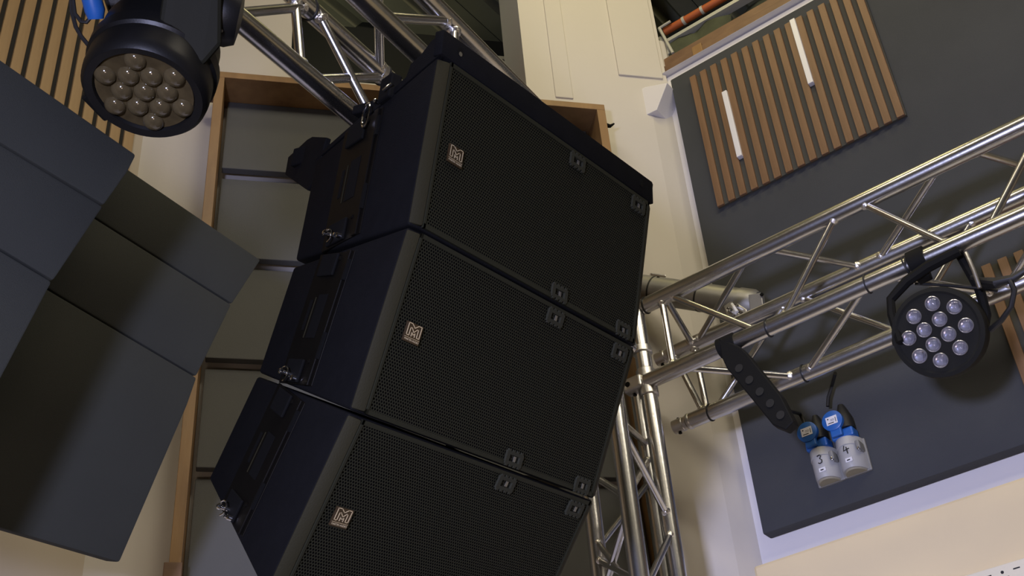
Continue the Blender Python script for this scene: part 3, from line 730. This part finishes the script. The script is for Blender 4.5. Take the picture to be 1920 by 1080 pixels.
# rear bar with six-sided end plate
pr_ = [(.455, -.005), (.534, .024), (.560, .026), (.652, .014), (.648, -.030), (.50, -.112), (.47, -.10)]
for s_ in (0, 1):
    mb = MB(); a_ = [side_pt(y_, z_, 0) for y_, z_ in pr_]; mb.prism(a_, nrm*-.012)
    if s_: mir(mb)
    cp(mb, 'end_plate', 'cab', fly, smooth=False, bevel=.002)
xa = side_pt(.56, 0).x
cp(MB().box((xa-.0, .50, -.03), (WD-xa, .60, .012)), 'rear_bar', 'cab', fly, smooth=False, bevel=.003)
# black clamp, shackle and pins at the top left edge
q = side_pt(.185, .004, -.004)
cp(MB().box((-.012, -.022, -.03), (.012, .022, .022), lambda v_: side_pt(.19+v_[1], .008+v_[2], v_[0])), 'link_block', 'slot', fly, smooth=False, bevel=.004)
cp(MB().tube([side_pt(.16, .0, .012), side_pt(.175, -.012, .02)], .003, 8), 'pin', 'chrome', fly)
lp = [side_pt(.245+.012*math.cos(t_), -.035+.026*math.sin(t_), .014) for t_ in [i_*math.pi*2/14 for i_ in range(15)]]
cp(MB().tube(lp, .002, 8), 'wire_loop', 'chrome', fly)
cp(MB().lathe(side_pt(.222, -.012, .004), nrm, [(.005, 0), (.005, .008), (.003, .01)], 12), 'bolt', 'chrome', fly)
# chains up to the truss
for xx_, yy_ in ((.18, .30), (WD-.20, .30)):
    top_w = AF[0] @ V((xx_, yy_, .02))
    ln = 0; mb = MB(); zc3 = top_w.z; k_ = 0
    while zc3 < 3.40:
        pts = []
        for i_ in range(13):
            w_ = i_*2*math.pi/12; a_ = .009*math.cos(w_); b_ = .018*math.sin(w_)
            pts.append(V((top_w.x+(a_ if k_ % 2 else 0), top_w.y+(0 if k_ % 2 else a_), zc3+.014+b_)))
        mb.tube(pts, .0028, 6); zc3 += .028; k_ += 1
    mb.v = [AF[0].inverted() @ v for v in mb.v]
    cp(mb, 'chain', 'rig', fly)
cp(MB().box((xside(.30), .27, -.002), (WD-xside(.30), .33, .018)), 'cross_bar', 'cab', fly, smooth=False, bevel=.003)

# ------------------------------------------------------------------ moving head at the upper left
hc = EYE + ray(272, 168)*2.30
rr = ray(272, 168)
nrmH = (-rr*.69 + (_R*(-.34) - _U*.94)*.724).normalized()
mh = thing('moving_head_light', 'black moving head spotlight with cluster of glass lenses, upper left', 'stage light', loc=hc)
ax1 = -nrmH                                     # into the housing
MB().lathe(hc, ax1, [(.086, .002), (.090, -.010), (.104, -.013), (.111, -.004), (.113, .012), (.112, .045), (.117, .05), (.117, .075), (.110, .082), (.107, .13), (.098, .16), (.082, .215), (.05, .24), (.02, .245)], 56).build('housing', 'black', mh, origin=hc)
MB().lathe(hc-ax1*.0045, ax1, [(.0868, 0), (.0868, .005)], 48).build('reflector_plate', 'reflector_dark', mh, origin=hc)
aX = (_R - nrmH*_R.dot(nrmH)).normalized(); aY = nrmH.cross(aX)
lens_pos = [(.0410*(a_+b_*.5), .0410*b_*.866) for a_ in range(-2, 3) for b_ in range(-2, 3) if math.hypot(.0410*(a_+b_*.5), .0410*b_*.866) < .074]
L0_ = None
for lx, ly in lens_pos:
    if L0_ is None:
        L0_ = MB().lathe((0, 0, 0), nrmH, [(.0200, 0), (.0196, .004), (.0168, .009), (.0116, .013), (.0052, .015), (.0005, .0155)], 20).build('lens', 'lensdark', mh)
        L0_.location = aX*lx+aY*ly+nrmH*.003
    else:
        c = L0_.copy(); COL.objects.link(c); c.parent = mh; c.location = aX*lx+aY*ly+nrmH*.003
# fins/lugs on the housing rim
for dv in (-_R*.80 - _U*.60,):
    d = (dv - nrmH*dv.dot(nrmH)).normalized()
    MB().box((-.032, -.006, .0), (.032, .010, .05), lambda q, d=d: hc+d*(.112+q[1])+d.cross(nrmH)*q[0]+ax1*q[2]).build('rim_lug', 'black', mh, smooth=False, bevel=.004, origin=hc)
# yoke arm and hub at its right side, base above
def scr(px_, py_, dist): return EYE + ray(px_, py_)*dist
arm = [scr(x_, y_, 2.26) for x_, y_ in ((318, -90), (418, -90), (416, 84), (382, 124), (352, 112), (318, 78), (298, 40))]
MB().prism(arm, rr*.09).build('yoke_arm', 'olive', mh, smooth=False, bevel=.008, origin=hc)
MB().lathe(scr(395, 20, 2.33), (_R*.9-_U*.2+_F*.2), [(.055, 0), (.058, .005), (.058, .035), (.050, .052), (.02, .056)], 32).build('yoke_hub', 'black', mh, origin=hc)
arm2 = [scr(x_, y_, 2.50) for x_, y_ in ((165, -90), (250, -90), (250, 20), (205, 30))]
MB().prism(arm2, rr*.08).build('yoke_arm', 'black', mh, smooth=False, bevel=.008, origin=hc)
basep = [scr(x_, y_, 2.28) for x_, y_ in ((150, -260), (450, -260), (450, -80), (150, -80))]
MB().prism(basep, rr*.2).build('base', 'black', mh, smooth=False, bevel=.01, origin=hc)
MB().lathe(scr(415, 58, 2.27), -rr, [(.003, 0), (.003, .002)], 10).build('screw', 'chrome', mh, origin=hc)
MB().tube([scr(170, -10, 2.4), scr(178, 20, 2.4), scr(180, 36, 2.4)], [.018, .0185, .014], 16).build('connector', 'blue', mh, origin=hc)
pts = [scr(x_, y_, 2.45) for x_, y_ in ((133, -40), (134, 20), (142, 50), (152, 68), (166, 85))]
o = MB().tube(pts, .004, 8).build('cable', 'rubber', None, origin=pts[0]); tag(o, 'thin black cable hanging in front of the oak slats beside the moving head', 'cable')
pts = [scr(x_, y_, 2.43) for x_, y_ in ((132, -40), (140, 25), (152, 40), (162, 42), (172, 30))]
o = MB().tube(pts, .004, 8).build('cable', 'rubber', None, origin=pts[0]); tag(o, 'looped black cable reaching the blue connector of the moving head', 'cable')

# ------------------------------------------------------------------ LED par light on the horizontal truss
bB = RT.pt('B', 1750, 480); pdn = RW.loc(bB).y
pc = wp(1758, 623, pdn-.02); dpc = (pc-EYE).length; r3 = ray(1758, 623)
par = thing('par_light', 'round black LED spotlight with twelve clear lenses clamped under the right truss', 'stage light', loc=pc)
pxm = dpc/FPX
nP = (-r3*.95 - _R*.22 + _U*.02).normalized(); aP = -nP
MB().lathe(pc, aP, [(69*pxm, .0), (73*pxm, -.004), (80*pxm, 0), (82*pxm, .02), (82*pxm, .05), (76*pxm, .075), (62*pxm, .10), (40*pxm, .12), (10*pxm, .122)], 48).build('housing', 'matte', par, origin=pc)
cxm = (_R - nP*_R.dot(nP)).normalized(); cym = -nP.cross(cxm)
if cym.dot(-_U) < 0: cym = -cym
meas = [(585, 510), (728, 535), (460, 597), (630, 618), (800, 662), (527, 690), (687, 720), (423, 745), (585, 790), (760, 812), (493, 868), (631, 897)]
lc = None; lg = None
for mx, my in meas:
    off = (cxm*((mx-612)/3.856/1.0) + cym*((my-706)/3.856))*pxm
    if lc is None:
        lc = MB().lathe((0, 0, 0), nP, [(13.0*pxm, 0), (13.4*pxm, .004), (12.3*pxm, .005), (11*pxm, .002), (5*pxm, -.001), (2*pxm, -.001)], 24).build('lens_cup', 'reflector', par)
        lg = MB().lathe((0, 0, 0), nP, [(11.8*pxm, .003), (10.5*pxm, .0075), (7.5*pxm, .0115), (4*pxm, .0135), (.3*pxm, .014)], 24).build('lens', 'lens', lc)
        lc.location = off + nP*.002
    else:
        c = lc.copy(); COL.objects.link(c); c.parent = par; c.location = off + nP*.002
        g = lg.copy(); COL.objects.link(g); g.parent = c
# yoke bracket
def wn(px_, py_, dn=0): return wp(px_, py_, pdn+dn)
def ribbon(mb, pts, wdir, w_, th_dir, th):
    for a_, b_ in zip(pts[:-1], pts[1:]):
        mb.poly([a_-wdir*w_/2, b_-wdir*w_/2, b_+wdir*w_/2, a_+wdir*w_/2, a_-wdir*w_/2+th_dir*th, b_-wdir*w_/2+th_dir*th, b_+wdir*w_/2+th_dir*th, a_+wdir*w_/2+th_dir*th],
                [(0, 1, 2, 3), (7, 6, 5, 4), (0, 4, 5, 1), (1, 5, 6, 2), (2, 6, 7, 3), (3, 7, 4, 0)])
mb = MB(); mb.tube([wn(1798, 470, -.03), wn(1740, 500, -.03), wn(1700, 528, -.03), wn(1670, 562, -.03), wn(1672, 590, -.03), wn(1688, 640, -.03), wn(1700, 650, 0)], [.014, .015, .014, .012, .0115, .012, .008], 8)
mb.build('yoke', 'blackmatte', par, origin=pc)
mb = MB(); mb.tube([wn(1795, 470, .02), wn(1812, 500, .03), wn(1836, 540, .04), wn(1850, 590, .05), wn(1842, 640, .05)], [.012, .012, .014, .012, .010], 8)
mb.build('yoke', 'blackmatte', par, origin=pc)
MB().lathe(wn(1686, 640, -.0), -cxm, [(.012, -.01), (.014, 0), (.014, .012), (.010, .016)], 16).build('knob', 'black', par, origin=pc)
# clamp around the lower chord
cpnt = RT.pt('B', 1722, 489)
MB().lathe(cpnt, RT.U, [(.026, -.022), (.0345, -.022), (.0345, .022), (.026, .022)], 24, closed=True).build('clamp', 'blackmatte', par, origin=pc)
MB().box((-.018, -.014, -.06), (.018, .014, -.02), lambda q: cpnt+RT.U*q[0]+V((0, 0, q[2]))+RW.Y*q[1]).build('clamp_foot', 'blackmatte', par, smooth=False, bevel=.003, origin=pc)
MB().tube([wn(1811, 474, -.04), wn(1826, 508, -.04), wn(1837, 540, -.03)], .0055, 8).build('safety_wire', 'alu_dull', par, origin=pc)
MB().tube([wn(1716, 532, .02), wn(1760, 534, .02), wn(1830, 540, .02), wn(1870, 545, .02)], .004, 8).build('safety_wire', 'rubber', par, origin=pc)
cpts = [wn(1835, 538, .03), wn(1870, 532, -.03), wn(1893, 522, -.03), wn(1902, 545, -.03), wn(1896, 575, -.02), wn(1878, 600, 0), wn(1858, 618, .03)]
o = MB().tube(cpts, [.009, .012, .009, .007, .007, .007, .008], 10).build('cable', 'rubber', None, origin=cpts[0]); tag(o, 'black cable looping at the right of the round LED spotlight', 'cable')
cpts = [wn(1925, 505, -.03), wn(1900, 522, -.03), wn(1868, 530, -.03), wn(1836, 526, 0), wn(1822, 520, .01)]
o = MB().tube(cpts, [.008, .010, .013, .008, .006], 10).build('cable', 'rubber', None, origin=cpts[0]); tag(o, 'black cable with plug entering from the right edge above the round LED spotlight', 'cable')

# ------------------------------------------------------------------ power strip hanging from the truss
s0_ = RT.pt('B', 1370, 640)
sn = RW.loc(s0_).y
def sp(px_, py_, dn=-.03): return wp(px_, py_, sn+dn)
ps = thing('power_strip', 'black power strip strapped to the truss, hanging towards the blue plugs', 'power strip', loc=s0_)
outl = [(1347, 632), (1352, 668), (1362, 690), (1448, 796), (1472, 806), (1488, 790), (1464, 742), (1400, 662), (1388, 650)]
MB().prism([sp(*p) for p in outl], RW.Y*.035).build('body', 'blackmatte', ps, smooth=False, bevel=.004, origin=s0_)
for f in (.18, .36, .54, .72, .9):
    px_ = 1366+(1474-1366)*f; py_ = 668+(790-668)*f
    MB().lathe(sp(px_, py_, -.033), RW.Y, [(.012, 0), (.012, .002), (.009, .0025)], 16).build('outlet', 'rubber', ps, origin=s0_)
MB().lathe(RT.pt('B', 1366, 650), RT.U, [(.0255, -.028), (.0305, -.026), (.0305, .026), (.0255, .028)], 24, closed=True).build('strap', 'blackmatte', ps, origin=s0_)
for j, (pp_, lab) in enumerate(((((1478, 770), (1500, 776), (1508, 792), (1510, 800)), 'short black cable from the power strip to the left blue plug'),
                                (((1566, 700), (1560, 722), (1553, 745), (1552, 762)), 'black cable hanging from the truss to the right blue plug'))):
    pts = [wp(x_, y_, PF-.06-(.14 if i_ == 0 else 0)) for i_, (x_, y_) in enumerate(pp_)]
    o = MB().tube(pts, .0055, 10).build('cable', 'rubber', None, origin=pts[0]); tag(o, lab, 'cable')

# ------------------------------------------------------------------ two blue plugs in grey sockets on the board
def socket(pcap, ptop, pbot, num, label):
    t = thing('wall_socket', label, 'socket', 'grey wall sockets with blue caps', loc=RW.P(*RW.aty(*ptop, PF)))
    o_ = t.location; top = RW.aty(*ptop, PF-.035); bot = RW.aty(*pbot, PF-.035); cx = (top.x+bot.x)/2; hw = .042
    n = 24
    def sec(z, w_, d_, yb=PF): return [RW.P(cx+w_*math.cos(math.pi+math.pi*i/(n-1)), yb+d_*math.sin(math.pi+math.pi*i/(n-1)), z) for i in range(n)]
    secs = [sec(bot.z, hw*.92, .062), sec(bot.z+.012, hw*.98, .066), sec(top.z-.03, hw, .066), sec(top.z-.028, hw*1.03, .069), sec(top.z, hw*1.0, .065)]
    mb = MB(); pts = [p for s_ in secs for p in s_]
    f = [tuple(range(n))[::-1], tuple(range(4*n, 5*n))]
    for a_ in range(4):
        for i_ in range(n): f.append((a_*n+i_, a_*n+(i_+1) % n, (a_+1)*n+(i_+1) % n, (a_+1)*n+i_))
    mb.poly(pts, f); mb.build('body', 'greyplastic', t, origin=o_)
    mb = MB(); mb.poly(sec(bot.z-.004, hw*.80, .052)+sec(bot.z+.001, hw*.84, .056), [tuple(range(n))[::-1], tuple(range(n, 2*n))]+[(i_, (i_+1) % n, n+(i_+1) % n, n+i_) for i_ in range(n)])
    mb.build('underside', 'cream', t, origin=o_)
    # rear plate, latch
    fbox(RW, (cx-hw, PF-.012, bot.z-.005), (cx+hw+.006, PF, top.z-.0)).build('back_plate', 'greyplastic_dark', t, smooth=False, bevel=.004, origin=o_)
    fbox(RW, (cx+hw*.72, PF-.060, top.z-.052), (cx+hw*1.08, PF-.02, top.z-.022)).build('latch', 'greyplastic_dark', t, smooth=False, bevel=.005, origin=o_)
    fbox(RW, (cx+hw*.85, PF-.064, top.z-.056), (cx+hw*1.0, PF-.045, top.z-.046)).build('latch_clip', 'chrome', t, smooth=False, bevel=.002, origin=o_)
    # collar and lifted cap
    fbox(RW, (cx-hw*.86, PF-.058, top.z), (cx+hw*.86, PF-.01, top.z+.030)).build('collar', 'blue', t, smooth=False, bevel=.006, origin=o_)
    cpt = RW.aty(*pcap, PF-.085); 
    cap = MB().lathe(RW.P(cpt.x, PF-.080, cpt.z), RW.Y, [(.030, 0), (.033, .002), (.033, .016), (.031, .018)], 36)
    cap = cap.build('cap', 'blue', t, origin=o_)
    fbox(RW, (cpt.x-.016, PF-.076, top.z+.004), (cpt.x+.020, PF-.060, cpt.z-.018)).build('hinge', 'blue', t, smooth=False, bevel=.004, origin=o_)
    lb = fbox(RW, (cpt.x-.018, PF-.0815, cpt.z-.014), (cpt.x+.018, PF-.0805, cpt.z+.013)).build('sticker', 'label', t, smooth=False, origin=o_)
    mb = MB()
    for a_, b_ in (((-.013, .004), (-.009, .008)), ((-.013, -.010), (.006, -.0075)), ((.012, -.009), (.014, .006)), ((-.004, .002), (.009, .003)), ((-.004, -.002), (.009, -.001))):
        mb.box((cpt.x+a_[0], PF-.0820, cpt.z+a_[1]), (cpt.x+b_[0], PF-.0814, cpt.z+b_[1]), lambda q: RW.P(*q))
    mb.build('print', 'ink', lb, smooth=False, origin=o_)
    # black plug standing in the socket
    q = RW.P(cx+.012, PF-.04, top.z+.03)
    MB().tube([q, q+V((0, 0, .035)), q+V((0, 0, .060)), q+V((0, 0, .085))], [.026, .025, .017, .009], 20).build('plug', 'rubber', t, origin=o_)
    # handwritten number and paper label
    dx, dz = cx+hw*.10, bot.z+.056; fy = PF-.0685
    mb = MB()
    polys = {'3': [[(-.006, .011), (.001, .013), (.005, .009), (.0, .002), (.005, -.003), (.004, -.010), (-.002, -.012), (-.006, -.009)]],
             '4': [[(-.004, .012), (-.008, -.002), (.008, .001)], [(.001, .007), (.002, -.013)]]}[num]
    for pl in polys:
        mb.tube([RW.P(dx+a_*1.15, fy, dz+b_*1.1) for a_, b_ in pl], .0017, 6)
    mb.build('number', 'ink', t, origin=o_)
    o2 = fbox(RW, (dx-.011, PF-.0672, bot.z+.016), (dx+.011, PF-.060, bot.z+.029)).build('sticker', 'label', t, smooth=False, bevel=.0005, origin=o_)
    mb = MB().box((dx-.006, PF-.0676, bot.z+.020), (dx+.004, PF-.0670, bot.z+.0235), lambda q: RW.P(*q)); mb.build('print', 'ink', o2, smooth=False, origin=o_)
    for c_ in COL.objects:
        if c_.parent == lb or c_.parent == o2: c_.location = (0, 0, 0)
socket((1511, 808), (1538, 845), (1551, 900), '3', 'grey wall socket marked 3 with round blue cap, left of the pair')
socket((1558, 787), (1587, 825), (1600, 882), '4', 'grey wall socket marked 4 with round blue cap, right of the pair')

# ------------------------------------------------------------------ origin fix: parts built with a world origin under a placed root
bpy.context.view_layer.update()
for o in list(COL.objects):
    p = o.parent
    if p is not None and p.type == 'EMPTY' and o.type == 'MESH' and (o.location-p.location).length < 1e-6 and p.location.length > 1e-6 and p not in cabs and p is not fly:
        o.location = (0, 0, 0)
